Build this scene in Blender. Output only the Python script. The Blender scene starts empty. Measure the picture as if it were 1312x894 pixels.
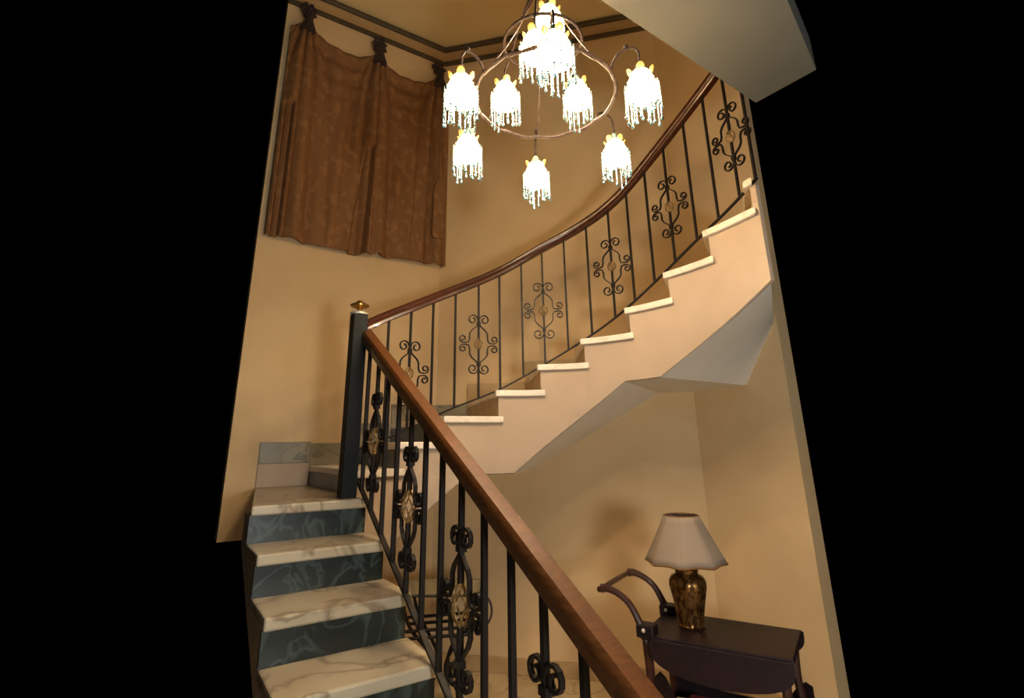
import bpy, math, random
from mathutils import Vector, Matrix

random.seed(7)
scene = bpy.context.scene
COL = scene.collection
PI = math.pi

# ------------------------------------------------------------------ camera
EYE = 1.57
PITCH, ROLL, FPX, PPY = 0.2908, -0.0161, 671.63, 369.78
cam_d = bpy.data.cameras.new('camera')
cam = bpy.data.objects.new('camera', cam_d)
COL.objects.link(cam)
cF = Vector((0, math.cos(PITCH), math.sin(PITCH)))
cU = Vector((0, -math.sin(PITCH), math.cos(PITCH)))
cR = Vector((1, 0, 0))
r2 = math.cos(ROLL) * cR + math.sin(ROLL) * cU
u2 = -math.sin(ROLL) * cR + math.cos(ROLL) * cU
cam.matrix_world = Matrix(((r2.x, u2.x, -cF.x, 0), (r2.y, u2.y, -cF.y, 0),
                           (r2.z, u2.z, -cF.z, EYE), (0, 0, 0, 1)))
cam_d.sensor_fit = 'HORIZONTAL'
cam_d.sensor_width = 36
cam_d.lens = FPX * 36 / 1312
cam_d.shift_y = -(447 - PPY) / 1312
cam_d.clip_start = 0.02
scene.camera = cam

# ------------------------------------------------------------------ world, lamps, exposure
w = bpy.data.worlds.new('world')
scene.world = w
w.use_nodes = True
w.node_tree.nodes['Background'].inputs[0].default_value = (0, 0, 0, 1)
w.node_tree.nodes['Background'].inputs[1].default_value = 0.0
scene.view_settings.view_transform = 'Standard'
scene.view_settings.look = 'None'
scene.view_settings.gamma = 1
scene.view_settings.exposure = 0.0
scene.view_settings.use_curve_mapping = False


def lamp(name, loc, power, color, radius):
    d = bpy.data.lights.new(name, 'POINT')
    d.energy = power
    d.color = color
    d.shadow_soft_size = radius
    o = bpy.data.objects.new(name, d)
    o.location = loc
    COL.objects.link(o)
    return o


# unseen hall light behind the stair foot: one lamp, plus an added fill
lamp('hall_floor_lamp', (1.05, -0.7, 1.46), 185, (0.98, 1.0, 0.98), 0.22)
lamp('hall_overhead_fill', (-0.9, -1.0, 3.0), 16, (1.0, 1.0, 0.98), 0.25)  # overhead fill, added because the unbuilt walls bounce no light

SHADE_EMIT = 45.0
BULB_W = 11.0

# ------------------------------------------------------------------ materials


def srgb(r, g, b):
    def f(c):
        c /= 255
        return c / 12.92 if c <= .04045 else ((c + .055) / 1.055) ** 2.4
    return (f(r), f(g), f(b), 1)


MATS = {}


def mat(name, col, rough=.5, metal=0, col2=None, scale=8, detail=4, stretch=None, bump=0, ramp=(.35, .65),
        spec=.5, bscale=None, coat=0, distort=0, wave=False):
    m = bpy.data.materials.new(name)
    m.use_nodes = True
    nt = m.node_tree
    b = nt.nodes['Principled BSDF']
    b.inputs['Base Color'].default_value = col
    b.inputs['Roughness'].default_value = rough
    b.inputs['Metallic'].default_value = metal
    b.inputs['Specular IOR Level'].default_value = spec
    b.inputs['Coat Weight'].default_value = coat
    tc = nt.nodes.new('ShaderNodeTexCoord')
    mp = nt.nodes.new('ShaderNodeMapping')
    nt.links.new(tc.outputs['Object'], mp.inputs[0])
    if stretch:
        mp.inputs['Scale'].default_value = stretch
    if col2 is not None:
        if wave:
            n = nt.nodes.new('ShaderNodeTexWave')
            n.inputs['Scale'].default_value = scale
            n.inputs['Distortion'].default_value = distort
            n.inputs['Detail'].default_value = detail
            n.inputs['Detail Scale'].default_value = 1.3
            out = n.outputs['Fac']
        else:
            n = nt.nodes.new('ShaderNodeTexNoise')
            n.inputs['Scale'].default_value = scale
            n.inputs['Detail'].default_value = detail
            n.inputs['Distortion'].default_value = distort
            out = n.outputs['Fac']
        nt.links.new(mp.outputs[0], n.inputs['Vector'])
        r = nt.nodes.new('ShaderNodeValToRGB')
        r.color_ramp.elements[0].position = ramp[0]
        r.color_ramp.elements[0].color = col
        r.color_ramp.elements[1].position = ramp[1]
        r.color_ramp.elements[1].color = col2
        nt.links.new(out, r.inputs[0])
        nt.links.new(r.outputs[0], b.inputs['Base Color'])
    if bump:
        n2 = nt.nodes.new('ShaderNodeTexNoise')
        n2.inputs['Scale'].default_value = bscale or 60
        n2.inputs['Detail'].default_value = 3
        nt.links.new(mp.outputs[0], n2.inputs['Vector'])
        bp = nt.nodes.new('ShaderNodeBump')
        bp.inputs['Strength'].default_value = bump
        bp.inputs['Distance'].default_value = .01
        nt.links.new(n2.outputs['Fac'], bp.inputs['Height'])
        nt.links.new(bp.outputs[0], b.inputs['Normal'])
    MATS[name] = m
    return m


def marble(name, base, cloud, vein, rough, vscale, vwidth, vamt=1.0):
    """cloudy stone with thin ridged veins"""
    m = bpy.data.materials.new(name)
    m.use_nodes = True
    nt = m.node_tree
    b = nt.nodes['Principled BSDF']
    b.inputs['Roughness'].default_value = rough
    tc = nt.nodes.new('ShaderNodeTexCoord')
    geo = nt.nodes.new('ShaderNodeNewGeometry')
    n1 = nt.nodes.new('ShaderNodeTexNoise')
    n1.inputs['Scale'].default_value = 4
    n1.inputs['Detail'].default_value = 6
    nt.links.new(geo.outputs['Position'], n1.inputs['Vector'])
    r1 = nt.nodes.new('ShaderNodeValToRGB')
    r1.color_ramp.elements[0].position = .38
    r1.color_ramp.elements[0].color = base
    r1.color_ramp.elements[1].position = .66
    r1.color_ramp.elements[1].color = cloud
    nt.links.new(n1.outputs['Fac'], r1.inputs[0])
    n2 = nt.nodes.new('ShaderNodeTexNoise')
    n2.inputs['Scale'].default_value = vscale
    n2.inputs['Detail'].default_value = 5
    n2.inputs['Distortion'].default_value = 1.2
    nt.links.new(geo.outputs['Position'], n2.inputs['Vector'])
    s = nt.nodes.new('ShaderNodeMath')
    s.operation = 'SUBTRACT'
    s.inputs[1].default_value = .5
    nt.links.new(n2.outputs['Fac'], s.inputs[0])
    a = nt.nodes.new('ShaderNodeMath')
    a.operation = 'ABSOLUTE'
    nt.links.new(s.outputs[0], a.inputs[0])
    mr = nt.nodes.new('ShaderNodeMapRange')
    mr.inputs['From Min'].default_value = 0
    mr.inputs['From Max'].default_value = vwidth
    mr.inputs['To Min'].default_value = vamt
    mr.inputs['To Max'].default_value = 0
    nt.links.new(a.outputs[0], mr.inputs['Value'])
    mx = nt.nodes.new('ShaderNodeMix')
    mx.data_type = 'RGBA'
    nt.links.new(mr.outputs[0], mx.inputs['Factor'])
    nt.links.new(r1.outputs[0], mx.inputs['A'])
    mx.inputs['B'].default_value = vein
    nt.links.new(mx.outputs['Result'], b.inputs['Base Color'])
    MATS[name] = m
    return m


def emit(name, col, strength, col2=None):
    m = bpy.data.materials.new(name)
    m.use_nodes = True
    nt = m.node_tree
    b = nt.nodes['Principled BSDF']
    b.inputs['Base Color'].default_value = (.8, .8, .8, 1)
    b.inputs['Emission Color'].default_value = col
    b.inputs['Emission Strength'].default_value = strength
    MATS[name] = m
    return m


mat('wall', srgb(222, 192, 146), .85, col2=srgb(215, 184, 137), scale=2.5, bump=.05, bscale=140)
mat('plaster', srgb(184, 164, 142), .8, col2=srgb(178, 157, 134), scale=3, bump=.05, bscale=120)
mat('soffit', srgb(240, 236, 228), .85, col2=srgb(235, 230, 220), scale=3)
mat('ceiling', srgb(226, 202, 150), .9, col2=srgb(220, 194, 140), scale=2)
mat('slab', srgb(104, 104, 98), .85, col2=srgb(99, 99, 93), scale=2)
mat('cornice', srgb(176, 142, 94), .8)
mat('trim_dark', srgb(84, 66, 42), .6, col2=srgb(70, 60, 42), scale=12)
marble('cream_marble', srgb(186, 174, 150), srgb(168, 154, 128), srgb(120, 102, 78), .28, 1.7, .028, .8)
marble('white_marble', srgb(242, 230, 212), srgb(230, 216, 196), srgb(196, 180, 160), .35, 3, .015, .5)
marble('green_marble', srgb(24, 32, 29), srgb(40, 48, 43), srgb(84, 100, 92), .3, 5.5, .045, .5)
mat('riser_beige', srgb(196, 170, 126), .5, col2=srgb(180, 154, 112), scale=6)
marble('grey_marble', srgb(150, 140, 116), srgb(132, 124, 104), srgb(92, 88, 76), .35, 4, .025, .8)
mat('rail_wood', srgb(100, 60, 29), .34, col2=srgb(76, 44, 20), scale=14, stretch=(1.5, 1.5, 8), detail=5, coat=.3, distort=.6)
mat('rail_wood_dark', srgb(78, 38, 20), .28, col2=srgb(52, 24, 14), scale=14, stretch=(2, 2, 6), detail=5, coat=.15, distort=.6)
mat('iron', srgb(30, 22, 18), .55, spec=.25)
mat('iron_green', srgb(16, 19, 18), .55, spec=.2)
mat('brass', srgb(196, 152, 78), .3, metal=.9, col2=srgb(150, 108, 48), scale=60)
mat('gold_leaf', srgb(176, 144, 92), .45, metal=.5, col2=srgb(120, 90, 52), scale=90)
mat('silver_collar', srgb(214, 208, 196), .3, metal=.5)
mat('bronze', srgb(66, 50, 46), .5, metal=.3, col2=srgb(44, 32, 30), scale=70, bump=.6, bscale=160)
mat('fabric', srgb(130, 90, 54), .8, col2=srgb(144, 103, 64), scale=16, detail=1, stretch=(1, 1, .8), ramp=(.54, .64), bump=.12, bscale=240, spec=.3)
mat('fabric_dark', srgb(64, 46, 40), .75, col2=srgb(48, 36, 36), scale=40)
mat('mahogany', srgb(34, 18, 22), .45, col2=srgb(22, 12, 15), scale=10, stretch=(1, 6, 6), spec=.35)
mat('handle_wood', srgb(70, 36, 26), .35, col2=srgb(50, 24, 18), scale=12, coat=.2)
mat('vase', srgb(150, 106, 54), .3, metal=.7, col2=srgb(86, 54, 26), scale=60, detail=3, ramp=(.46, .56), stretch=(1, 1, .45), distort=.5)
mat('lamp_fabric', srgb(142, 126, 110), .85, bump=.1, bscale=300)
mat('lamp_braid', srgb(120, 84, 48), .8)
mat('red_cloth', srgb(126, 24, 30), .7)
mat('cable', srgb(120, 84, 50), .7)
emit('lit_glass', (1.0, .66, .31, 1), SHADE_EMIT)
mat('cap_glass', srgb(150, 186, 186), .2, spec=.6)
mat('amber_glass', srgb(250, 226, 160), .15, spec=.6)
MATS['amber_glass'].node_tree.nodes['Principled BSDF'].inputs['Transmission Weight'].default_value = .5
bd = mat('bead_glass', srgb(140, 176, 190), .12, col2=srgb(24, 60, 62), scale=75, detail=1, ramp=(.42, .6))
bd.node_tree.nodes['Principled BSDF'].inputs['Transmission Weight'].default_value = .35
gl = mat('table_glass', srgb(214, 210, 176), .08)
gl.node_tree.nodes['Principled BSDF'].inputs['Transmission Weight'].default_value = .85
marble('floor_marble', srgb(206, 184, 144), srgb(190, 166, 124), srgb(150, 126, 90), .25, 2.5, .02, .6)
mat('skirting', srgb(190, 160, 116), .35, col2=srgb(176, 146, 102), scale=10)

# ------------------------------------------------------------------ mesh helpers


class MB:
    def __init__(s):
        s.v = []
        s.f = []

    def add(s, vs, fs):
        o = len(s.v)
        s.v += [tuple(p) for p in vs]
        s.f += [tuple(i + o for i in f) for f in fs]
        return s

    def box(s, c, sx, sy, sz, rz=0, ax=None):
        """box centred at c; ax = optional three axis vectors"""
        c = Vector(c)
        if ax is None:
            ax = (Vector((math.cos(rz), math.sin(rz), 0)), Vector((-math.sin(rz), math.cos(rz), 0)), Vector((0, 0, 1)))
        vs = []
        for k in (-1, 1):
            for j, i in ((-1, -1), (-1, 1), (1, 1), (1, -1)):
                vs.append(c + ax[0] * (i * sx / 2) + ax[1] * (j * sy / 2) + ax[2] * (k * sz / 2))
        return s.add(vs, [(3, 2, 1, 0), (4, 5, 6, 7), (0, 1, 5, 4), (1, 2, 6, 5), (2, 3, 7, 6), (3, 0, 4, 7)])

    def prism(s, poly, z0, z1):
        n = len(poly)
        a = sum(poly[i][0] * poly[(i + 1) % n][1] - poly[(i + 1) % n][0] * poly[i][1] for i in range(n))
        if a < 0:
            poly = poly[::-1]
        vs = [(p[0], p[1], z0) for p in poly] + [(p[0], p[1], z1) for p in poly]
        fs = [tuple(range(n))[::-1], tuple(range(n, 2 * n))]
        fs += [(i, (i + 1) % n, n + (i + 1) % n, n + i) for i in range(n)]
        return s.add(vs, fs)

    def sweep(s, path, prof, up=Vector((0, 0, 1)), closed=False, scale=None, caps=True):
        """prof: list of (side, up) offsets, swept along path keeping the up vector"""
        path = [Vector(p) for p in path]
        n, m = len(path), len(prof)
        vs = []
        for i, p in enumerate(path):
            if closed:
                t = path[(i + 1) % n] - path[i - 1]
            else:
                t = path[min(i + 1, n - 1)] - path[max(i - 1, 0)]
            t.normalize()
            sd = t.cross(up)
            if sd.length < 1e-4:
                sd = Vector((1, 0, 0))
            sd.normalize()
            uu = sd.cross(t)
            k = scale[i] if scale else 1
            for a, b in prof:
                vs.append(p + sd * a * k + uu * b * k)
        fs = []
        for i in range(n if closed else n - 1):
            j = (i + 1) % n
            for q in range(m):
                q2 = (q + 1) % m
                fs.append((i * m + q, i * m + q2, j * m + q2, j * m + q))
        if not closed and caps:
            fs.append(tuple(range(m))[::-1])
            fs.append(tuple((n - 1) * m + q for q in range(m)))
        return s.add(vs, fs)

    def tube(s, path, r, seg=8, closed=False, scale=None, up=Vector((0.013, 0.02, 1))):
        return s.sweep(path, [(r * math.cos(2 * PI * i / seg), r * math.sin(2 * PI * i / seg)) for i in range(seg)],
                       up=up, closed=closed, scale=scale)

    def lathe(s, prof, c=(0, 0, 0), seg=20, fn=None):
        """prof: list of (r, z)"""
        n = len(prof)
        vs = []
        for r, z in prof:
            for i in range(seg):
                a = 2 * PI * i / seg
                rr = r * (fn(a, z) if fn else 1)
                vs.append((c[0] + rr * math.cos(a), c[1] + rr * math.sin(a), c[2] + z))
        fs = []
        for k in range(n - 1):
            for i in range(seg):
                j = (i + 1) % seg
                fs.append((k * seg + i, k * seg + j, (k + 1) * seg + j, (k + 1) * seg + i))
        if prof[0][0] > 0.0005:
            fs.append(tuple(range(seg))[::-1])
        if prof[-1][0] > 0.0005:
            fs.append(tuple((n - 1) * seg + i for i in range(seg)))
        return s.add(vs, fs)

    def ball(s, c, r, seg=8, rings=6, sc=(1, 1, 1)):
        c = Vector(c)
        vs = [c + Vector((0, 0, -r * sc[2]))]
        for k in range(1, rings):
            ph = -PI / 2 + PI * k / rings
            for i in range(seg):
                a = 2 * PI * i / seg
                vs.append(c + Vector((r * math.cos(ph) * math.cos(a) * sc[0], r * math.cos(ph) * math.sin(a) * sc[1], r * math.sin(ph) * sc[2])))
        vs.append(c + Vector((0, 0, r * sc[2])))
        fs = [(0, 1 + (i + 1) % seg, 1 + i) for i in range(seg)]
        for k in range(rings - 2):
            for i in range(seg):
                j = (i + 1) % seg
                fs.append((1 + k * seg + i, 1 + k * seg + j, 1 + (k + 1) * seg + j, 1 + (k + 1) * seg + i))
        last = len(vs) - 1
        b = 1 + (rings - 2) * seg
        fs += [(b + i, b + (i + 1) % seg, last) for i in range(seg)]
        return s.add(vs, fs)

    def build(s, name, m, parent=None, smooth=False, bevel=0):
        me = bpy.data.meshes.new(name)
        me.from_pydata([tuple(p) for p in s.v], [], s.f)
        me.materials.append(MATS[m])
        if smooth:
            me.polygons.foreach_set('use_smooth', [True] * len(me.polygons))
            try:
                me.set_sharp_from_angle(angle=math.radians(40))
            except Exception:
                pass
        me.update()
        return link(name, me, parent, bevel)


def link(name, me, parent=None, bevel=0):
    o = bpy.data.objects.new(name, me)
    COL.objects.link(o)
    if parent is not None:
        o.parent = parent
        # geometry is written in world space; keep it there
        if parent.get('_base'):
            pass
        o.matrix_parent_inverse = root_inv(parent)
    if bevel:
        b = o.modifiers.new('bevel', 'BEVEL')
        b.width = bevel
        b.segments = 2
        b.limit_method = 'ANGLE'
        b.angle_limit = math.radians(35)
    return o


def root_inv(p):
    """inverse world matrix of p, worked out without a depsgraph update"""
    return world_of(p).inverted()


def world_of(o):
    mb = Matrix.LocRotScale(o.location, o.rotation_euler, o.scale)
    if o.parent:
        return world_of(o.parent) @ o.matrix_parent_inverse @ mb
    return mb


def tag(o, label, cat, group=None):
    o['label'] = label
    o['category'] = cat
    if group:
        o['group'] = group
    return o


def thing(name, label, cat, loc, group=None):
    o = bpy.data.objects.new(name, None)
    o.empty_display_size = .05
    COL.objects.link(o)
    o.location = loc
    return tag(o, label, cat, group)


def struct(o):
    o['kind'] = 'structure'
    return o


def V(*a):
    return Vector(a)


def lerp(a, b, t):
    return a + (b - a) * t


def interp(tab, s):
    """piecewise linear table lookup; tab = [(s, value), ...]"""
    if s <= tab[0][0]:
        (a, va), (b, vb) = tab[0], tab[1]
    elif s >= tab[-1][0]:
        (a, va), (b, vb) = tab[-2], tab[-1]
    else:
        for (a, va), (b, vb) in zip(tab, tab[1:]):
            if a <= s <= b:
                break
    return va + (vb - va) * ((s - a) / (b - a))


def catmull(pts, s):
    n = len(pts)
    i = max(0, min(n - 2, int(math.floor(s))))
    t = s - i
    p1, p2 = pts[i], pts[i + 1]
    p0 = pts[i - 1] if i > 0 else p1 * 2 - p2
    p3 = pts[i + 2] if i + 2 < n else p2 * 2 - p1
    return .5 * ((2 * p1) + (p2 - p0) * t + (2 * p0 - 5 * p1 + 4 * p2 - p3) * t * t + (3 * p1 - p0 - 3 * p2 + p3) * t ** 3)


# ------------------------------------------------------------------ plan of the stairwell (metres)
LAND = 1.32                                     # landing level
RISE, GOING = 0.165, 0.2882
AZ = -0.5851
U1 = V(math.sin(AZ), math.cos(AZ), 0)           # uphill along the lower flight
N1 = V(math.cos(AZ), -math.sin(AZ), 0)          # across it, towards the well
O1 = V(-.7882, 2.8971, 0)                       # landing nosing under the lower railing
CORNER = V(-.66, 4.55, 0)                       # corner of curtain wall and back wall
LW = V(-.833, -.553, 0).normalized()
LN = V(.553, -.833, 0).normalized()             # into the room
BW = V(.974, -.226, 0).normalized()
BN = V(-.226, -.974, 0).normalized()
KC = CORNER + BW * 2.09                         # right end of the back wall
RW = V(.55, -.835, 0).normalized()
RN = V(-.835, -.55, 0).normalized()
CEIL = 5.53
W = [V(*p, 0) for p in [(-.87, 2.97), (-.66, 3.15), (-.42, 3.33), (-.10, 3.47), (.18, 3.50), (.474, 3.45), (.75, 3.28),
                        (.956, 3.06), (1.13, 2.80), (1.27, 2.52), (1.38, 2.22)]]
ZS = {1: 1.455, 2: 1.60, 3: 1.752, 4: 1.918, 5: 2.085, 6: 2.245, 7: 2.41, 8: 2.575, 9: 2.74, 10: 2.905}
S_END = 9.12


def wp(s, off=0.0):
    """well-side line of the upper flight; off > 0 moves towards the wall"""
    p = catmull(W, s)
    t = (catmull(W, min(s + .02, 9.99)) - catmull(W, max(s - .02, 0))).normalized()
    nrm = V(-t.y, t.x, 0)
    return p + nrm * off


def wt(s):
    return (catmull(W, min(s + .02, 9.99)) - catmull(W, max(s - .02, 0))).normalized()


def lw(s, off=0):
    return CORNER + LW * s + LN * off


def bw(s, off=0):
    return CORNER + BW * s + BN * off


def rw(s, off=0):
    return KC + RW * s + RN * off


# ------------------------------------------------------------------ walls, floor, ceiling
def wall(name, a, b, nrm, z0, z1, m='wall', th=.12):
    o = MB()
    p = [a, b, b - nrm * th, a - nrm * th]
    o.prism([(q.x, q.y) for q in p], z0, z1)
    if name == 'wall_left':                     # below the landing only the end by the corner is seen
        p = [a, lw(.9), lw(.9) - nrm * th, a - nrm * th]
        o.prism([(q.x, q.y) for q in p], -.1, z0)
    return struct(o.build(name, m))


wall('wall_left', lw(-.08), lw(1.53), LN, 1.0, CEIL + .1)
wall('wall_back', bw(0), bw(2.09), BN, -.1, CEIL + .1)
wall('wall_right', rw(0), rw(.74), RN, -.1, CEIL + .1)
c = MB()
c.prism([(q.x, q.y) for q in (lw(1.53), lw(0), bw(2.09), rw(.74), V(1.7, 2.5, 0), V(-1.55, 2.5, 0))], CEIL, CEIL + .1)
struct(c.build('ceiling', 'ceiling'))
# underside of the upper-floor landing, overhead
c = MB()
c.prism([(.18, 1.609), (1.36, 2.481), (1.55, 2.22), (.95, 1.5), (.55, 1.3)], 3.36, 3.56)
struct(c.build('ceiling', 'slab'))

fl = MB()
fl.prism([(-1.6, -1.6), (3.0, -1.6), (3.0, 3.0), (1.75, 3.3), (1.37, 4.07), (-.66, 4.54), (-1.0, 4.3), (-1.6, 3.2)], -.12, -.012)
flo = struct(fl.build('floor', 'floor_marble'))
tile_me = None
for i in range(6):
    for j in range(12):
        x, y = -.30 + i * .5, -1.3 + j * .5
        if y > 4.2 or (x > 1.1 and y > 3.4) or (x > 1.6 and y > 2.7):
            continue
        if tile_me is None:
            t = MB().box((0, 0, -.006), .494, .494, .012)
            to = t.build('tile', 'floor_marble', flo)
            tile_me = to.data
        else:
            to = link('tile', tile_me, flo)
        to.location = (x, y, 0)

# skirting on the ground floor, marble skirting along the landing
b = MB()
b.prism([(q.x, q.y) for q in (bw(.05), bw(2.08), bw(2.08, .02), bw(.05, .02))], 0, .1)
struct(b.build('baseboard_back', 'skirting', bevel=.004))
b = MB()
b.prism([(q.x, q.y) for q in (rw(.03), rw(.73), rw(.73, .02), rw(.03, .02))], 0, .1)
struct(b.build('baseboard_right', 'skirting', bevel=.004))


# cornice: dark band, cove, dark band on each wall
def cornice(num, a0, a1, fn, m0, m1):
    def strip(name, m, prof):
        o = MB()
        vs = []
        for s, mit in ((a0, m0), (a1, m1)):
            for off, z in prof:
                q = fn(s + mit * off, off)
                vs.append((q.x, q.y, z))
        k = len(prof)
        fs = [(i, (i + 1) % k, k + (i + 1) % k, k + i) for i in range(k)] + [tuple(range(k))[::-1], tuple(range(k, 2 * k))]
        o.add(vs, fs)
        return o
    cv = strip('cove', 'cornice', [(0, 5.385), (.012, 5.385), (.022, 5.43), (.05, 5.468), (.05, CEIL), (0, CEIL)])
    root = struct(cv.build('trim_%d' % num, 'cornice'))
    strip('lower', 'trim_dark', [(0, 5.345), (.022, 5.345), (.028, 5.365), (.022, 5.388), (0, 5.388)]).build('lower_band', 'trim_dark', root)
    strip('upper', 'trim_dark', [(.03, 5.468), (.068, 5.468), (.08, 5.488), (.08, 5.51), (.03, 5.51)]).build('upper_band', 'trim_dark', root)


mit = math.tan((PI - math.acos(max(-1, min(1, LW.dot(BW))))) / 2)
cornice(1, 0, 1.53, lw, mit, 0)
cornice(2, 0, 2.09, bw, mit, -.4)

# ------------------------------------------------------------------ lower flight
WL = -.52                                        # left extent of the built steps
f1 = thing('stair_flight', 'straight lower flight of cream marble treads with dark green marble risers', 'staircase', (-.1, 1.2, 0))


def prism_on(poly, z0, z1, name, m, parent, bevel=0):
    o = MB()
    o.prism([(q.x, q.y) for q in poly], z0, z1)
    return o.build(name, m, parent, bevel=bevel)


TH = .045
for k in range(1, 8):
    z = LAND - RISE * k
    a = O1 - U1 * GOING * k
    back = a + U1 * (GOING + .035)
    # tread k steps below the landing; the last ones reach the ground floor
    prism_on([a + N1 * .045, a + N1 * WL, back + N1 * WL, back + N1 * .045], z - TH, z, 'tread', 'cream_marble', f1, bevel=.008)
for k in range(0, 8):
    z = LAND - RISE * k
    a = O1 - U1 * (GOING * k - .03)
    prism_on([a + N1 * .03, a + N1 * WL, a + N1 * WL + U1 * .02, a + N1 * .03 + U1 * .02], max(z - RISE, 0), z - TH,
             'riser', 'green_marble', f1)
# landing slab
land = [O1 + N1 * .045, O1 + N1 * WL, lw(1.34, .004), lw(1.0, .004), V(-.83, 3.06, 0)]
prism_on(land, LAND - TH, LAND, 'landing_slab', 'cream_marble', f1, bevel=.008)
# sloping waist under treads
o = MB()
vs = []
for nn in (.03, WL + .01):
    for su, z in ((.05, LAND - TH), (-.03, LAND - .42), (-GOING * 7.2, 0), (-GOING * 7.2 + .02, .12)):
        q = O1 + U1 * su + N1 * nn
        vs.append((q.x, q.y, z - .0))
o2 = MB()
prof = [(.06, LAND - TH - .005), (.06, LAND - .36)] + [(-GOING * 6.2, 0.0), (-GOING * 7.9, 0.0)]
top = []
for k in range(7, -1, -1):
    z = LAND - RISE * k - TH - .003
    top += [(-GOING * k + .052, max(z - RISE, 0.002)), (-GOING * k + .052, z)]
prof = top + [(.25, LAND - TH - .003), (.25, LAND - .2), (-GOING * 5.9, .0)]
n = len(prof)
vs = [O1 + U1 * a + N1 * .025 + V(0, 0, z) for a, z in prof] + [O1 + U1 * a + N1 * (WL + .01) + V(0, 0, z) for a, z in prof]
fs = [tuple(range(n)), tuple(range(n, 2 * n))[::-1]] + [(i, n + i, n + (i + 1) % n, (i + 1) % n) for i in range(n)]
o2.add(vs, fs)
o2.build('stair_waist', 'plaster', f1)

# ------------------------------------------------------------------ upper curved flight
f2 = thing('stair_flight', 'curved upper flight with white marble tread ends above a cream plastered stringer', 'staircase', (.3, 3.45, LAND))
# wall-side end of every riser
VR = {1: [lw(1.0)], 2: [lw(.65)], 3: [lw(.40)], 4: [bw(.28)], 5: [bw(.78)], 6: [bw(1.20)], 7: [bw(1.66)], 8: [KC - BW * .03],
      9: [rw(.35)], 10: [rw(.60)], 11: [rw(.73)]}


def inset(p, d=.006):
    """pull a wall point a little into the room"""
    cen = V(.2, 2.6, 0)
    return p + (cen - p).normalized() * d


for k in range(1, 11):
    z = ZS[k]
    s0, s1 = k - 1, min(k, S_END)
    if s0 >= S_END:
        break
    edge = []
    e0, e1 = max(s0 - .07, .07), min(s1 + .10, S_END)
    for i in range(7):
        edge.append(wp(lerp(e0, e1, i / 6), -.022))
    wa = inset(VR[k][0])
    wb = inset(VR[k + 1][0])
    poly = edge + [wb]
    if k == 3:
        poly.append(inset(CORNER))
    if k == 8:
        poly.append(inset(KC))
    poly.append(wa)
    prism_on(poly, z - .04, z, 'tread', 'white_marble' if k > 1 else 'white_marble', f2, bevel=.006)
    zb = LAND if k == 1 else ZS[k - 1]
    p0 = wp(max(s0, .12), .015)
    d = (wa - p0).normalized()
    sd = V(-d.y, d.x, 0)
    if sd.dot(wt(s0)) < 0:
        sd = -sd
    prism_on([p0, wa, wa + sd * .02, p0 + sd * .02], zb + .0005, z - .0405, 'riser', 'green_marble' if k < 4 else 'riser_beige', f2)
    # marble skirting on the wall beside this step
    segs = []
    a, bq = VR[k][0], VR[k + 1][0]
    if k == 3:
        segs = [(a, CORNER), (CORNER, bq)]
    elif k == 8:
        segs = [(KC, bq)]
    else:
        segs = [(a, bq)]
    for sa, sb in segs:
        t = (sb - sa).normalized()
        nn = V(t.y, -t.x, 0)
        if nn.dot(V(.2, 2.6, 0) - sa) < 0:
            nn = -nn
        prism_on([sa, sb, sb + nn * .018, sa + nn * .018], z + .0005, z + .155, 'skirting', 'grey_marble' if k < 4 else 'riser_beige', f2, bevel=.003)
# the skirting beside the landing
prism_on([lw(1.0), lw(1.34), lw(1.34, .018), lw(1.0, .018)], LAND + .0005, LAND + .155, 'skirting', 'plaster', f2, bevel=.003)
prism_on([lw(1.0), lw(1.34), lw(1.34, .018), lw(1.0, .018)], LAND + .157, LAND + .30, 'skirting', 'grey_marble', f2, bevel=.003)

BOT = [(0, .87), (.88, 1.055), (1.6, 1.205), (2.22, 1.349), (2.67, 1.404), (3.33, 1.404), (5.80, 1.947), (6.59, 1.952), (7.43, 2.083), (8.19, 2.197), (9.4, 2.38)]
st = MB()
for k in range(1, 11):
    s0, s1 = k - 1, min(k, S_END)
    if s0 >= S_END:
        break
    zt = ZS[k] - .0405
    if k == 1:
        s0 = .0
    brk = sorted(set([s0, s1] + [s0 + (s1 - s0) * i / 6 for i in range(7)] + [q for q, _ in BOT if s0 < q < s1]))
    vs, fs = [], []
    for s in brk:
        zb = interp(BOT, s)
        for off in (0, .025):
            q = wp(s, off)
            vs += [(q.x, q.y, zb), (q.x, q.y, zt)]
    m = len(brk)
    for i in range(m - 1):
        a, bq = 4 * i, 4 * (i + 1)
        fs += [(a, bq, bq + 1, a + 1), (a + 2, a + 3, bq + 3, bq + 2), (a + 1, bq + 1, bq + 3, a + 3), (a, a + 2, bq + 2, bq)]
    fs += [(0, 1, 3, 2), (4 * (m - 1), 4 * (m - 1) + 2, 4 * (m - 1) + 3, 4 * (m - 1) + 1)]
    st.add(vs, fs)
sto = st.build('stringer', 'plaster', f2, smooth=True)
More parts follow.
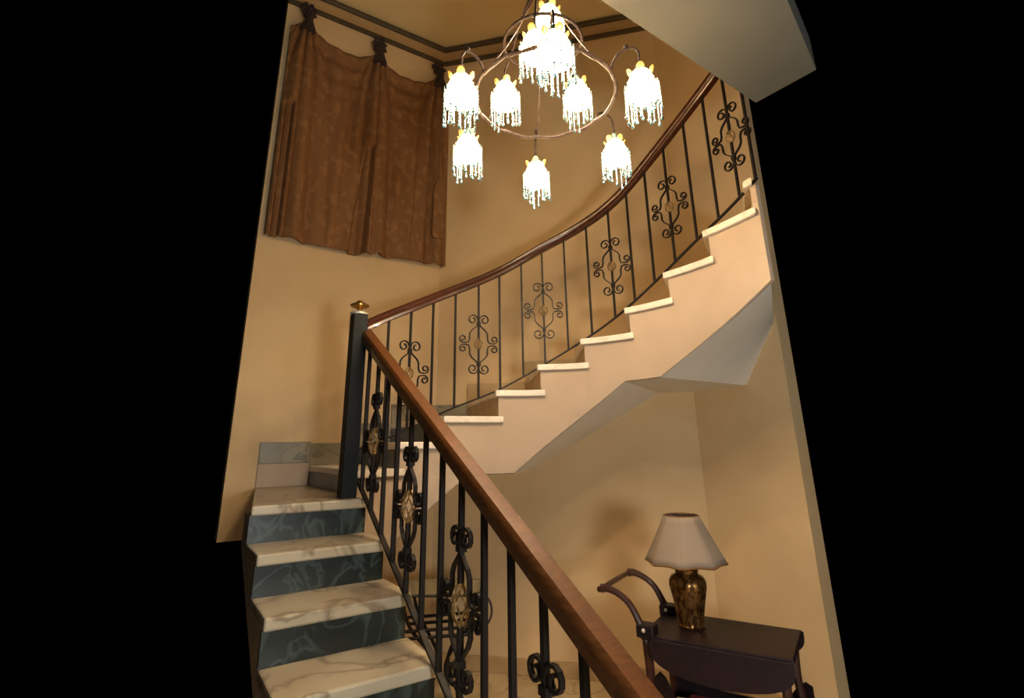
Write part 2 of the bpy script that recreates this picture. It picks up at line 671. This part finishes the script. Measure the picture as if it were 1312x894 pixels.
# soffit from stringer to wall
VT = [(0, lw(1.0)), (.88, lw(.7)), (1.6, lw(.5)), (2.2, lw(.2)), (2.67, bw(.40)), (3.33, bw(.85)), (5.80, bw(1.83)), (6.59, rw(.45)), (8.19, rw(.63)), (9.4, rw(.73))]
sf = MB()
brk = [q for q, _ in BOT if q < S_END and q not in (.88, 1.6, 7.43, 8.19)] + [S_END]
for sa, sb in zip(brk, brk[1:]):
    n = 10
    grid = []
    for i in range(n + 1):
        s = lerp(sa, sb, i / n)
        zb = interp(BOT, s) - .004
        p0 = wp(s, .001)
        va, vb = inset(interp(VT, sa), -.01), inset(interp(VT, sb), -.01)
        p1 = va.lerp(vb, i / n)
        if sa == 5.80:                       # this patch turns the wall corner
            p1 = va.lerp(KC, i * 2 / n) if i * 2 <= n else KC.lerp(vb, i * 2 / n - 1)
        grid.append([p0.lerp(p1, q / n) + V(0, 0, zb) for q in range(n + 1)])
    vs = [p for row in grid for p in row] + [p + V(0, 0, .05) for row in grid for p in row]
    m_ = (n + 1) * (n + 1)
    fs = []
    for i in range(n):
        for q in range(n):
            a = i * (n + 1) + q
            fs.append((a, a + 1, a + n + 2, a + n + 1))
            fs.append((m_ + a, m_ + a + n + 1, m_ + a + n + 2, m_ + a + 1))
    for i in range(n):
        a, b_ = i, i + 1
        fs.append((a, m_ + a, m_ + b_, b_))
        a, b_ = n * (n + 1) + i, n * (n + 1) + i + 1
        fs.append((a, b_, m_ + b_, m_ + a))
    sf.add(vs, fs)
sf.build('stair_soffit', 'soffit', f2, smooth=True)


# ------------------------------------------------------------------ railings
def spiral(cx, cz, r0, a0, turns, cw, n=14, shrink=.30):
    pts = []
    for i in range(n + 1):
        t = i / n
        a = a0 + (-1 if cw else 1) * turns * 2 * PI * t
        r = r0 * (1 - (1 - shrink) * t)
        pts.append((cx + r * math.cos(a), cz + r * math.sin(a)))
    return pts


def scroll_path(sp, hh):
    """one of four S-shaped strips: curl at the top, shoulder, curl beside the next baluster"""
    k = sp / .158
    R = .040 * k
    up = spiral(.043 * k, hh, R, PI, 1.25, True)
    mid = [(.006 * k, .86 * hh), (.012 * k, .74 * hh), (.052 * k, .55 * hh), (.066 * k, .42 * hh), (.067 * k, .2 * hh), (.076 * k, .07 * hh), (.092 * k, .008)]
    r2_ = .029 * k
    lo = spiral(.116 * k, .036 * k, r2_, PI * 1.45, 1.2, False)
    return up[::-1] + mid + lo


def frame_pts(pts, c, tx, mx=1, mz=1):
    return [c + tx * (x * mx) + V(0, 0, z * mz) for x, z in pts]


def flat_sweep(mb, path, nrm, wd, th):
    mb.sweep(path, [(-th / 2, -wd / 2), (th / 2, -wd / 2), (th / 2, wd / 2), (-th / 2, wd / 2)], up=nrm)


def ornament(parent, c, tx, z_lo, z_hi, sp, hh, bar, basket_r, basket_h, iron, strip):
    """centre bar with four scrolls and a brass basket"""
    nrm = V(tx.y, -tx.x, 0)
    ax = (tx, nrm, V(0, 0, 1))
    m = MB()
    g = basket_h * .95
    m.box(c + V(0, 0, (z_hi - c.z + g) / 2), bar, bar, z_hi - c.z - g, ax=ax)
    m.box(c + V(0, 0, -(c.z - z_lo + g) / 2), bar, bar, c.z - z_lo - g, ax=ax)
    root = m.build('centre_baluster', iron, parent)
    pts = scroll_path(sp, hh)
    for mx in (1, -1):
        for mz in (1, -1):
            s = MB()
            flat_sweep(s, frame_pts(pts, c + nrm * (.002 * mx * mz), tx, mx, mz), nrm, strip * 1.25, strip * .7)
            s.build('scroll', iron, root)
    # collars where the scrolls are tied to the bar
    for mz in (1, -1):
        MB().box(c + V(0, 0, mz * hh * .84), bar * 1.9, bar * 1.5, .022, ax=ax).build('collar', iron, root)
    # twisted basket
    b = MB()
    nw = 4
    for q in range(nw):
        for dirn in (1, -1):
            path = []
            for i in range(9):
                t = i / 8
                zz = lerp(-basket_h, basket_h, t)
                rr = basket_r * (.22 + .78 * math.sin(PI * t) ** .8)
                a = 2 * PI * q / nw + dirn * 1.7 * (t - .5)
                path.append(c + tx * rr * math.cos(a) + nrm * rr * math.sin(a) * .85 + V(0, 0, zz))
            b.tube(path, .0036, 5)
    b.build('basket', 'gold_leaf', root, smooth=True)


# --- lower railing
r1 = thing('stair_railing', 'straight lower railing with thick brown wooden handrail, square newel and gilt baskets', 'railing', (-.89, 2.97, LAND))
SL = RISE / GOING


def on_rail(s, h):
    """s metres uphill of the landing nosing, h above the nosing line"""
    return O1 + U1 * s + V(0, 0, LAND + SL * s + h)


nz = 2.313
nb = MB()
NC = V(-.893, 2.968, 0)
AXN = (U1, N1, V(0, 0, 1))
NW = .082
nb.box(NC + V(0, 0, (LAND + nz) / 2), NW, NW, nz - LAND, ax=AXN)
newel = nb.build('newel_post', 'iron_green', r1, bevel=.004)
m = MB()
m.lathe([(.05, 0), (.05, .012), (.04, .016), (.02, .02)], NC + V(0, 0, nz), 4 if False else 16)
m.build('collar', 'silver_collar', newel, smooth=True)
m = MB()
m.lathe([(.022, .018), (.014, .026), (.014, .036), (.036, .043), (.052, .050), (.054, .058), (.046, .065), (.024, .069), (.022, .078), (.012, .086), (.0, .088)],
        NC + V(0, 0, nz), 20)
m.build('brass_finial', 'brass', newel, smooth=True)
HRT = .85
rail_prof = [(-.034, -.062), (-.030, -.066), (.030, -.066), (.034, -.062), (.036, -.03), (.036, -.012), (.026, 0), (-.026, 0), (-.036, -.012), (-.036, -.03)]
path = [on_rail(s, HRT - .0) for s in (.12, -.5, -1.2, -2.0, -2.16)]
m = MB()
m.sweep(path, rail_prof)
m.build('handrail', 'rail_wood', r1, smooth=True)
m = MB()
m.sweep([on_rail(.10, HRT - .069), on_rail(-2.14, HRT - .069)], [(-.012, -.004), (.012, -.004), (.012, .004), (-.012, .004)])
m.build('rail_bar', 'iron', r1)
m = MB()
m.sweep([on_rail(.10, .03), on_rail(-2.14, .03)], [(-.011, -.006), (.011, -.006), (.011, .006), (-.011, .006)])
m.build('base_rail', 'iron', r1)
SP1 = .1578
BARW = .018
s = .022
i = 0
while s > -2.1:
    lo, hi = on_rail(s, .034), on_rail(s, HRT - .07)
    if i % 3 == 1:
        c = on_rail(s, .36)
        ornament(r1, c, U1, lo.z, hi.z, SP1, .205, BARW, .036, .066, 'iron', .013)
    else:
        MB().box((lo + hi) / 2, BARW, BARW, hi.z - lo.z, ax=AXN).build('baluster', 'iron', r1)
    s -= SP1
    i += 1

# --- upper railing
r2o = thing('stair_railing', 'curved upper railing with dark wooden handrail sweeping up beside the wall', 'railing', (.2, 3.5, 2.0))
ROFF = .03
HZ = [(.16, 2.27), (.28, 2.291), (1.22, 2.427), (2.1, 2.568), (3.06, 2.75), (4.03, 2.92), (4.99, 3.064), (5.72, 3.178), (6.43, 3.337), (7.18, 3.478), (7.83, 3.593), (8.35, 3.664), (9.3, 3.80)]
BZ = [(.1, 1.56), (1.2, 1.665), (2.19, 1.806), (3.09, 1.93), (4.13, 2.093), (5.17, 2.275), (5.7, 2.374), (6.14, 2.465), (6.85, 2.587), (7.69, 2.731), (8.44, 2.819), (9.3, 2.94)]


def smooth_tab(tab, s):
    return sum(interp(tab, s + d) for d in (-.36, -.18, 0, .18, .36)) / 5


def rp(s, z):
    q = wp(s, ROFF)
    return V(q.x, q.y, z)


s_max = 9.1
ss = [.09 + (s_max - .09) * i / 60 for i in range(61)]
m = MB()
prof2 = [(-.026, -.030), (-.02, -.036), (.02, -.036), (.026, -.030), (.024, -.014), (.031, -.004), (.031, .012), (.02, .024), (0, .029), (-.02, .024), (-.031, .012), (-.031, -.004), (-.024, -.014)]
m.sweep([rp(s, smooth_tab(HZ, s)) for s in ss], prof2)
m.build('handrail', 'rail_wood_dark', r2o, smooth=True)
m = MB()
m.sweep([rp(s, smooth_tab(BZ, s)) for s in ss], [(-.008, -.005), (.008, -.005), (.008, .005), (-.008, .005)])
m.build('base_rail', 'iron', r2o)
bal = [.667, 1.19, 1.712, 2.187, 2.634, 3.066, 3.6, 4.12, 4.64, 5.16, 5.66, 6.11, 6.61, 7.14, 7.68, 8.2, 8.70, 9.07]
for i, s in enumerate(bal):
    zl, zh = smooth_tab(BZ, s) + .003, smooth_tab(HZ, s) - .033
    c = rp(s, zl + (zh - zl) * .46)
    tx = wt(s)
    if i % 3 == 1:
        ornament(r2o, c, tx, zl, zh, .148, .165, .0125, .028, .036, 'iron', .0095)
    else:
        nrm = V(tx.y, -tx.x, 0)
        MB().box(rp(s, (zl + zh) / 2), .0125, .0125, zh - zl, ax=(tx, nrm, V(0, 0, 1))).build('baluster', 'iron', r2o)

# ------------------------------------------------------------------ curtain
KN = [(1.366, 5.21), (.723, 5.155), (.11, 5.15)]
cu = thing('swag_curtain', 'brown patterned swag curtain gathered at three dark rosettes on the wall', 'curtain', lw(.8, .05) + V(0, 0, 3.12))


def top_z(s):
    if s > 1.366:
        t = min(1, (s - 1.366) / .64)
        return 5.17 - .17 * math.sin(PI * t) ** .8
    for (sa, za), (sb, zb) in ((KN[0], KN[1]), (KN[1], KN[2])):
        if sb <= s <= sa:
            t = (s - sb) / (sa - sb)
            return lerp(zb, za, t) - .035 - .155 * (math.sin(PI * t) ** .7)
    return 5.10 - (.11 - s) * .6


def hem_z(s):
    return 3.118 + .012 * math.sin(s * 4.5 + .6) + (.02 if .60 < s < .64 else 0)


NS, NZ = 240, 80
S0, S1 = -.005, 1.49
vs, fs = [], []
for i in range(NS + 1):
    s = lerp(S0, S1, i / NS)
    zt, zh = top_z(s), hem_z(s)
    for j in range(NZ + 1):
        v = j / NZ
        z = lerp(zt, zh, v)
        d = .078 + .022 * math.sin(s * 19 + 1.3 * v) * (.3 + .7 * v) + .006 * math.sin(s * 47 - 2 * v)
        for q, (ks, kz) in enumerate(KN):
            dn = max(0, kz - z)
            half = .035 + .085 * dn / 2.0 + .09 * min(1, dn / .5)
            t = (s - ks) / half
            if abs(t) < 2.2:
                d += .055 * (abs(math.sin(t * 4.2 + q * .9)) - .6) * math.exp(-t * t * .6) * min(1, dn / .15) + .03 * math.exp(-t * t * 1.6)
        # crescent drapery under every swag
        for (sa, za), (sb, zb) in ((KN[0], KN[1]), (KN[1], KN[2])):
            if sb < s < sa:
                t = (s - sb) / (sa - sb)
                dep = zt - z
                d += .034 * math.sin(dep * 36) * math.exp(-dep * 3.2) * math.sin(PI * t)
        # box pleat that opens below the middle gather
        if z < 4.17:
            t = (s - .735 - .055 * (4.17 - z)) / (.034 + .02 * (4.17 - z))
            k_ = max(0, min(1, (1.25 - abs(t)) / .5)) * min(1, (4.17 - z) / .03)
            d -= .09 * k_
            d += .018 * math.exp(-((abs(t) - 1.7) / .4) ** 2)
        if z < 4.33:
            t = (s - 1.43) / .03
            d -= .06 * max(0, min(1, (1.25 - abs(t)) / .5)) * min(1, (4.33 - z) / .03)
        d = max(d, .008)
        p = lw(s, d)
        vs.append((p.x, p.y, z))
for i in range(NS):
    for j in range(NZ):
        a = i * (NZ + 1) + j
        fs.append((a, a + 1, a + NZ + 2, a + NZ + 1))
m = MB()
m.add(vs, fs)
fo = m.build('drape', 'fabric', cu, smooth=True)
md = fo.modifiers.new('thick', 'SOLIDIFY')
md.thickness = .004
# hanging folded tail by the corner
m = MB()
tail = []
for i in range(13):
    t = i / 12
    tail.append((.012 + .045 * min(1, t * 5) if t < .2 else .057 + .006 * t, 3.98 - .59 * t))
sec = 16
vs, fs = [], []
for wdt, z in tail + [(.050, 3.372), (.016, 3.36)]:
    for q in range(sec):
        a = 2 * PI * q / sec
        p = lw(.09 + wdt * math.cos(a), .135 + .035 * math.sin(a) + .006 * math.cos(3 * a))
        vs.append((p.x, p.y, z))
nr = len(tail) + 2
for k in range(nr - 1):
    for q in range(sec):
        fs.append((k * sec + q, k * sec + (q + 1) % sec, (k + 1) * sec + (q + 1) % sec, (k + 1) * sec + q))
fs += [tuple(range(sec)), tuple((nr - 1) * sec + q for q in range(sec))[::-1]]
m.add(vs, fs)
m.build('tail', 'fabric', cu, smooth=True)
m = MB()
m.tube([lw(.10, .10) + V(0, 0, 5.05), lw(.102, .15) + V(0, 0, 4.6), lw(.094, .145) + V(0, 0, 4.25), lw(.09, .14) + V(0, 0, 3.97)], .008, 6)
m.ball(lw(.09, .14) + V(0, 0, 3.985), .02, 8, 6)
m.build('cord', 'fabric', cu, smooth=True)
# rosettes
for q, (ks, kz) in enumerate(KN):
    cpt = lw(ks, .10) + V(0, 0, kz + .045)
    m = MB()
    for k in range(7):
        a = 2 * PI * k / 7 + q
        rr = .045 if k % 2 else .036
        dirv = LW * math.cos(a) + V(0, 0, math.sin(a) * 1.25)
        pc = cpt + dirv * rr
        # folded loop petal
        tang = LW * -math.sin(a) + V(0, 0, math.cos(a))
        loop = []
        for i in range(9):
            b_ = 2 * PI * i / 9
            loop.append(pc + dirv * (.024 * math.cos(b_)) + tang * (.018 * math.sin(b_)) + LN * (.010 * math.sin(2 * b_)))
        m.tube(loop, .013, 6, closed=True, up=LN)
    m.ball(cpt + LN * .015, .02, 8, 6)
    m.build('rosette', 'fabric_dark', cu, smooth=True)
    m = MB()
    m.lathe([(.02, .0), (.034, -.03), (.030, -.07), (.036, -.11), (.05, -.16), (.06, -.2), (.03, -.2)], cpt + V(0, 0, -.03) + LN * .03, 28,
            fn=lambda a, z: 1 + .16 * math.cos(9 * a))
    m.build('gathered_neck', 'fabric_dark', cu, smooth=True)

# ------------------------------------------------------------------ chandelier
CC = V(.165, 2.06, 0)
ZH = 3.10
ch = thing('chandelier', 'bronze ring chandelier with ten lit glass shades and hanging bead fringes', 'chandelier', CC + V(0, 0, CEIL))


def cpol(r, adeg, z):
    a = math.radians(adeg)
    return CC + V(r * math.cos(a), r * math.sin(a), z)


def knobbly(path, r, mb, seg=7):
    sc = [1 + .22 * math.sin(i * 2.4) + .12 * random.uniform(-1, 1) for i in range(len(path))]
    mb.tube(path, r, seg, scale=sc)


m = MB()
npt = 72
ring = [cpol(.322, 360 * i / npt, ZH + .004 * math.sin(i * 1.1)) for i in range(npt)]
m.tube(ring, .0085, 7, closed=True, scale=[1 + .2 * math.sin(i * 2.1) for i in range(npt)])
m.build('hoop', 'bronze', ch, smooth=True)
m = MB()
ring = [cpol(.185, 360 * i / 48, ZH + .30) for i in range(48)]
m.tube(ring, .0075, 7, closed=True)
m.build('inner_hoop', 'bronze', ch, smooth=True)
# stem, hub ball and ceiling rose
m = MB()
m.tube([CC + V(0, 0, CEIL - .02), CC + V(0, 0, ZH + .52)], .009, 8, up=V(1, 0, 0))
m.build('stem', 'bronze', ch, smooth=True)
m = MB()
m.ball(CC + V(0, 0, ZH + .735), .045, 14, 10)
m.build('hub', 'iron_green', ch, smooth=True)
m = MB()
m.lathe([(.0, -.07), (.02, -.065), (.05, -.03), (.06, 0)], CC + V(0, 0, CEIL - .001), 20)
m.build('ceiling_rose', 'bronze', ch, smooth=True)

OUT_A = [-89, -33, 36, 93, 152, 213]
OUT_R = [.46, .45, .45, .47, .42, .43]
INN = [(.205, 35, ZH + .20), (.215, 148, ZH + .20), (.215, -103, ZH + .20), (.07, -65, ZH + .48)]
# suspension rods to the hoop and spokes to the inner hoop
for a in (93, 215, -30):
    m = MB()
    p0, p1 = cpol(.02, a, ZH + .62), cpol(.322, a, ZH)
    knobbly([p0.lerp(p1, i / 14) + V(0, 0, -.05 * math.sin(PI * i / 14)) for i in range(15)], .0042, m, 6)
    m.build('suspension_rod', 'bronze', ch, smooth=True)
for a in (35, 148, -103):
    m = MB()
    p0, p1 = cpol(.02, a, ZH + .66), cpol(.185, a, ZH + .30)
    knobbly([p0.lerp(p1, i / 10) + V(0, 0, .05 * math.sin(PI * i / 10)) for i in range(11)], .006, m, 6)
    m.build('spoke', 'bronze', ch, smooth=True)
# branches from hub over the hoop to the two near side lamps
arm_tops = []
for a, r in zip(OUT_A, OUT_R):
    m = MB()
    prof = [(.322, 0), (.335, .035), (.355, .060), (.385, .075), (.415, .072), (r - .012, .058), (r, .035), (r, .0), (r, -.03)]
    fine = []
    for i in range(len(prof) - 1):
        for t in (0, .33, .67):
            fine.append((lerp(prof[i][0], prof[i + 1][0], t), lerp(prof[i][1], prof[i + 1][1], t)))
    fine.append(prof[-1])
    knobbly([cpol(q, a, ZH + z) for q, z in fine], .0055, m, 6)
    m.ball(cpol(.40, a, ZH + .086), .011, 7, 5)
    m.build('arm', 'bronze', ch, smooth=True)
for r, a, z in INN[:3]:
    m = MB()
    m.tube([cpol(.185, a, ZH + .30), cpol(.195, a, ZH + .285), cpol(r, a, ZH + .25), cpol(r, a, z + .015)], .005, 6)
    m.build('hook', 'bronze', ch, smooth=True)

# shade meshes (shared); local origin = top of cap, z down
SH = MB()
SH.lathe([(.010, -.006), (.018, -.014), (.034, -.038), (.048, -.064), (.058, -.088), (.064, -.112), (.066, -.135), (.066, -.148), (.064, -.150), (.061, -.13), (.052, -.085), (.028, -.04), (.0, -.02)], seg=24)
sh_me = None
CAP = MB()
CAP.lathe([(.004, .014), (.010, .010), (.014, .0), (.019, -.010), (.027, -.022), (.035, -.034), (.033, -.036), (.020, -.018)], seg=16)
DISC = MB()
DISC.ball((0, 0, 0), .0165, 10, 6, (1, .35, 1.15))
FR = MB()
rnd = random.Random(3)
for ringr, cnt in ((.0695, 18), (.042, 7)):
    for k in range(cnt):
        a = 2 * PI * k / cnt
        ln = .080 + .024 * math.sin(a * 3 + ringr * 40) + rnd.uniform(-.008, .014)
        x, y = ringr * math.cos(a), ringr * math.sin(a)
        z = -.095 if ringr > .05 else -.14
        ln += .047 if ringr > .05 else 0
        FR.tube([(x, y, z), (x, y, z - ln)], .0019, 5, up=V(1, 0, 0))
        zz = z - .014
        while zz > z - ln:
            FR.ball((x, y, zz), .0042, 5, 4)
            zz -= .017
        FR.ball((x, y, z - ln - .006), .0062, 6, 5, (1, 1, 1.6))
tmp = {}


def place(mbuilder, key, m, parent, M, smooth=True, stuff=False):
    if key not in tmp:
        o = mbuilder.build(key, m, None, smooth=smooth)
        o.parent = parent
        tmp[key] = o
    else:
        o = tmp[key].copy()
        COL.objects.link(o)
        o.parent = parent
    o.matrix_parent_inverse = root_inv(parent)
    o.matrix_basis = M
    if stuff:
        o['kind'] = 'stuff'
    return o


spots = [(r, a, ZH - .035) for a, r in zip(OUT_A, OUT_R)] + INN
for q, (r, a, z) in enumerate(spots):
    M = Matrix.Translation(cpol(r, a, z)) @ Matrix.Rotation(q * .7, 4, 'Z')
    s = place(SH, 'lamp_shade', 'lit_glass', ch, M)
    place(CAP, 'cap', 'cap_glass', s, M)
    lo_ = lamp('bulb', cpol(r, a, z - .128), BULB_W, (1.0, .84, .64), .018)
    lo_.parent = s
    lo_.matrix_parent_inverse = root_inv(s)
    place(FR, 'bead_fringe', 'bead_glass', s, M, stuff=True)
    for k in range(5):
        aa = 2 * PI * k / 5
        MD = M @ Matrix.Translation((.046 * math.cos(aa), .046 * math.sin(aa), -.036)) @ Matrix.Rotation(aa + PI / 2, 4, 'Z') @ Matrix.Rotation(.5, 4, 'X')
        place(DISC, 'amber_disc', 'amber_glass', s, MD)

# ------------------------------------------------------------------ tea trolley
TA = V(.85, -.527, 0).normalized()
TB = V(.527, .85, 0).normalized()
T0 = V(.571, 2.806, 0)
TL, TW, TZ = .64, .42, .72
AXT = (TA, TB, V(0, 0, 1))
tr = thing('tea_trolley', 'dark mahogany tea trolley with curved push handle and drop leaf', 'trolley', T0 + TA * TL / 2 + TB * TW / 2)


def tp(a, b, z):
    return T0 + TA * a + TB * b + V(0, 0, z)


m = MB()
m.box(tp(TL / 2, TW / 2, TZ - .012), TL, TW, .024, ax=AXT)
tt = m.build('tray_top', 'mahogany', tr, bevel=.006)
m = MB()
m.box(tp(TL / 2, TW / 2, TZ - .06), TL - .06, TW - .05, .07, ax=AXT)
m.build('apron', 'mahogany', tr, bevel=.004)
# corner blocks at the handle end
for bq in (.03, TW - .03):
    m = MB()
    m.box(tp(.025, bq, TZ + .012), .085, .075, .055, ax=AXT)
    blk = m.build('corner_block', 'mahogany', tr, bevel=.008)
    m = MB()
    m.ball(tp(.02, bq - .036, TZ + .018), .010, 8, 6)
    m.build('stud', 'silver_collar', blk, smooth=True)
# the push handle: two arms curving up and out, joined by a turned bar
hb = []
for bq in (.02, TW - .02):
    m = MB()
    ctrl = [tp(.03, bq, TZ - .04), tp(-.01, bq, TZ + .05), tp(-.05, bq, TZ + .115), tp(-.10, bq, TZ + .15), tp(-.155, bq, TZ + .168), tp(-.19, bq, TZ + .165)]
    pth = [catmull(ctrl, i * 5 / 20) for i in range(21)]
    m.tube(pth, .0165, 8, scale=[1.25 - .3 * math.sin(PI * i / 20) for i in range(21)])
    m.build('handle_arm', 'handle_wood', tr, smooth=True)
m = MB()
n = 24
m.tube([tp(-.19, lerp(-.005, TW + .005, i / n), TZ + .165) for i in range(n + 1)], .0125, 8,
       scale=[1.15 if i in (0, n) else (.82 + .25 * math.sin(PI * i / n)) for i in range(n + 1)])
m.build('handle_bar', 'handle_wood', tr, smooth=True)
# legs with gentle curve and casters
for ia, a in enumerate((.022, TL - .04)):
    for bq in (.025, TW - .025):
        m = MB()
        sg = -1 if ia == 0 else 1
        ctrl = [tp(a, bq, TZ - .03), tp(a - .005 * sg, bq, .52), tp(a + .018 * sg, bq, .3), tp(a + .012 * sg, bq, .06)]
        m.tube([catmull(ctrl, i * 3 / 12) for i in range(13)], .019, 8, up=V(1, 0.01, 0), scale=[1.15 - .35 * i / 12 for i in range(13)])
        lg = m.build('leg', 'handle_wood', tr, smooth=True)
        m = MB()
        c0 = tp(a + .012 * sg, bq, .028)
        m.sweep([c0 - TB * .009, c0 + TB * .009], [(.028 * math.cos(2 * PI * i / 14), .028 * math.sin(2 * PI * i / 14)) for i in range(14)])
        m.box(c0 + V(0, 0, .025), .02, .03, .02, ax=AXT)
        m.build('caster', 'brass', lg, smooth=True)


# drop leaves: half-ellipse boards hanging from hinges
def leaf(bpos, dirb, a0, a1, z0, dep, name, parent, m_):
    o = MB()
    nn = 24
    pts = [(a0, z0)] + [(lerp(a0, a1, (1 - math.cos(PI * i / nn)) / 2), z0 - .02 - dep * math.sin(PI * i / nn) ** .75) for i in range(nn + 1)] + [(a1, z0)]
    k = len(pts)
    vs = [tp(a, bpos + (0 if q == 0 else dirb * .018) + dirb * .02 * (z0 - z) / dep, z) for q in (0, 1) for a, z in pts]
    fs = [tuple(range(k)), tuple(range(k, 2 * k))[::-1]] + [(i, (i + 1) % k, k + (i + 1) % k, k + i) for i in range(k)]
    o.add(vs, fs)
    return o.build(name, m_, parent, bevel=.003)


leaf(0.0, -1, .05, TL, TZ - .014, .105, 'drop_leaf', tr, 'mahogany')
leaf(TW, 1, .05, TL, TZ - .014, .105, 'drop_leaf', tr, 'mahogany')
# lower shelf with scrolled gallery
m = MB()
nn = 20
pts = []
for i in range(nn + 1):
    t = i / nn
    pts.append(tp(lerp(-.01, TL + .01, t), .03 - .05 * math.sin(PI * t), 0))
for i in range(nn + 1):
    t = 1 - i / nn
    pts.append(tp(lerp(-.01, TL + .01, t), TW - .03 + .05 * math.sin(PI * t), 0))
m.prism([(q.x, q.y) for q in pts], .315, .335)
m.build('lower_shelf', 'mahogany', tr, bevel=.003)
for bq, sg in ((.02, -1), (TW - .02, 1)):
    m = MB()
    crest = []
    for i in range(25):
        t = i / 24
        h = .05 + .19 * math.exp(-((t - .13) / .12) ** 2) + .12 * math.exp(-((t - .96) / .12) ** 2)
        crest.append((lerp(-.01, TL + .01, t), h, .01 + .05 * math.sin(PI * t) * sg * 1.0))
    vs, fs = [], []
    for a, h, off in crest:
        for z in (.336, .336 + h):
            for d in (0, .014):
                vs.append(tp(a, bq + off * .9 + d, z))
    for i in range(24):
        a, b_ = 4 * i, 4 * (i + 1)
        fs += [(a, b_, b_ + 2, a + 2), (a + 1, a + 3, b_ + 3, b_ + 1), (a + 2, b_ + 2, b_ + 3, a + 3), (a, a + 1, b_ + 1, b_)]
    fs += [(0, 2, 3, 1), (96, 97, 99, 98)]
    m.add(vs, fs)
    m.build('gallery', 'mahogany', tr)

# red box on the lower shelf
m = MB()
m.box(tp(.20, .17, .386), .11, .12, .10, ax=AXT)
tag(m.build('gift_box', 'red_cloth', bevel=.005), 'red box lying on the lower shelf of the tea trolley', 'box')

# ------------------------------------------------------------------ table lamp (switched off)
LC = V(.845, 2.905, TZ)
tl = thing('table_lamp', 'table lamp with gilt patterned vase base and pleated cream shade', 'lamp', LC)
m = MB()
m.lathe([(.058, 0), (.062, .006), (.058, .012), (.060, .03), (.067, .07), (.076, .115), (.085, .155), (.09, .18), (.088, .20), (.076, .218), (.058, .226),
         (.053, .234), (.056, .242), (.056, .25), (.05, .252)], LC, 60, fn=lambda a, z: 1 + (.022 * math.cos(10 * a) if .01 < z < .215 else 0))
m.build('vase_base', 'vase', tl, smooth=True)
m = MB()
m.tube([LC + V(0, 0, .25), LC + V(0, 0, .50)], .008, 8, up=V(1, 0, 0))
m.build('lamp_rod', 'brass', tl, smooth=True)
m = MB()
seg = 48


def shade_r(a, t):
    loc = (a + PI / 8) % (PI / 4) - PI / 8          # eight flat panels
    return lerp(1.0, math.cos(PI / 8) / math.cos(loc), .8) * (1 + .003 * math.cos(24 * a))


vs, fs = [], []
levels = 9
for k in range(levels):
    t = k / (levels - 1)
    z = .496 - .21 * t
    base = lerp(.086, .196, t ** 1.06)
    for q in range(seg):
        a = 2 * PI * q / seg
        r = base * shade_r(a, t)
        dz = .003 * math.cos(8 * a) * t * t
        vs.append(LC + V(r * math.cos(a), r * math.sin(a), z + dz))
for k in range(levels - 1):
    for q in range(seg):
        fs.append((k * seg + q, k * seg + (q + 1) % seg, (k + 1) * seg + (q + 1) % seg, (k + 1) * seg + q))
m.add(vs, fs)
so = m.build('lamp_shade', 'lamp_fabric', tl, smooth=True)
md = so.modifiers.new('thick', 'SOLIDIFY')
md.thickness = .003
for t, nm, rr in ((0, 'top_braid', .004), (1, 'bottom_braid', .0055)):
    m = MB()
    k0 = 0 if t == 0 else (levels - 1) * seg
    m.tube([vs[k0 + q] for q in range(seg)], rr, 6, closed=True)
    m.build(nm, 'lamp_braid', so, smooth=True)
for q in range(8):
    m = MB()
    a_i = (q * (seg // 8) + seg // 16) % seg
    m.tube([vs[k * seg + a_i] for k in range(levels)], .0032, 5, up=V(.3, .9, .1))
    m.build('seam', 'lamp_braid', so)

# ------------------------------------------------------------------ wrought iron side table below the winders
IT = V(-.43, 3.42, 0)
it = thing('side_table', 'dark wrought iron side table with a glass top beneath the winding steps', 'table', IT)
m = MB()
m.box(IT + V(0, 0, .79), .44, .34, .008)
m.build('glass_top', 'table_glass', it, bevel=.002)
m = MB()
for z in (.782,):
    q = [IT + V(sx * .22, sy * .17, z) for sx, sy in ((-1, -1), (1, -1), (1, 1), (-1, 1))]
    for i in range(4):
        m.tube([q[i], q[(i + 1) % 4]], .005, 6)
m.build('top_frame', 'iron', it)
for sx in (-1, 1):
    for sy in (-1, 1):
        m = MB()
        ctrl = [IT + V(sx * .21, sy * .16, .78), IT + V(sx * .16, sy * .13, .62), IT + V(sx * .03, sy * .06, .42), IT + V(sx * .10, sy * .10, .2), IT + V(sx * .2, sy * .15, .008)]
        m.tube([catmull(ctrl, i * 4 / 20) for i in range(21)], .010, 7, up=V(0.1, 1, 0))
        m.build('leg', 'iron', it, smooth=True)
for sy in (-1, 1):
    m = MB()
    for z in (.60, .565):
        m.tube([IT + V(-.22, sy * .13, z), IT + V(.16, sy * .13, z + .02)], .009, 6)
    m.build('stretcher', 'iron', it)
m = MB()
m.tube([IT + V(.235 + .055 * math.cos(2 * PI * i / 24), -.14, .70 + .075 * math.sin(2 * PI * i / 24)) for i in range(24)], .006, 6, closed=True, up=V(0, 1, 0))
m.build('ring_handle', 'bronze', it, smooth=True)
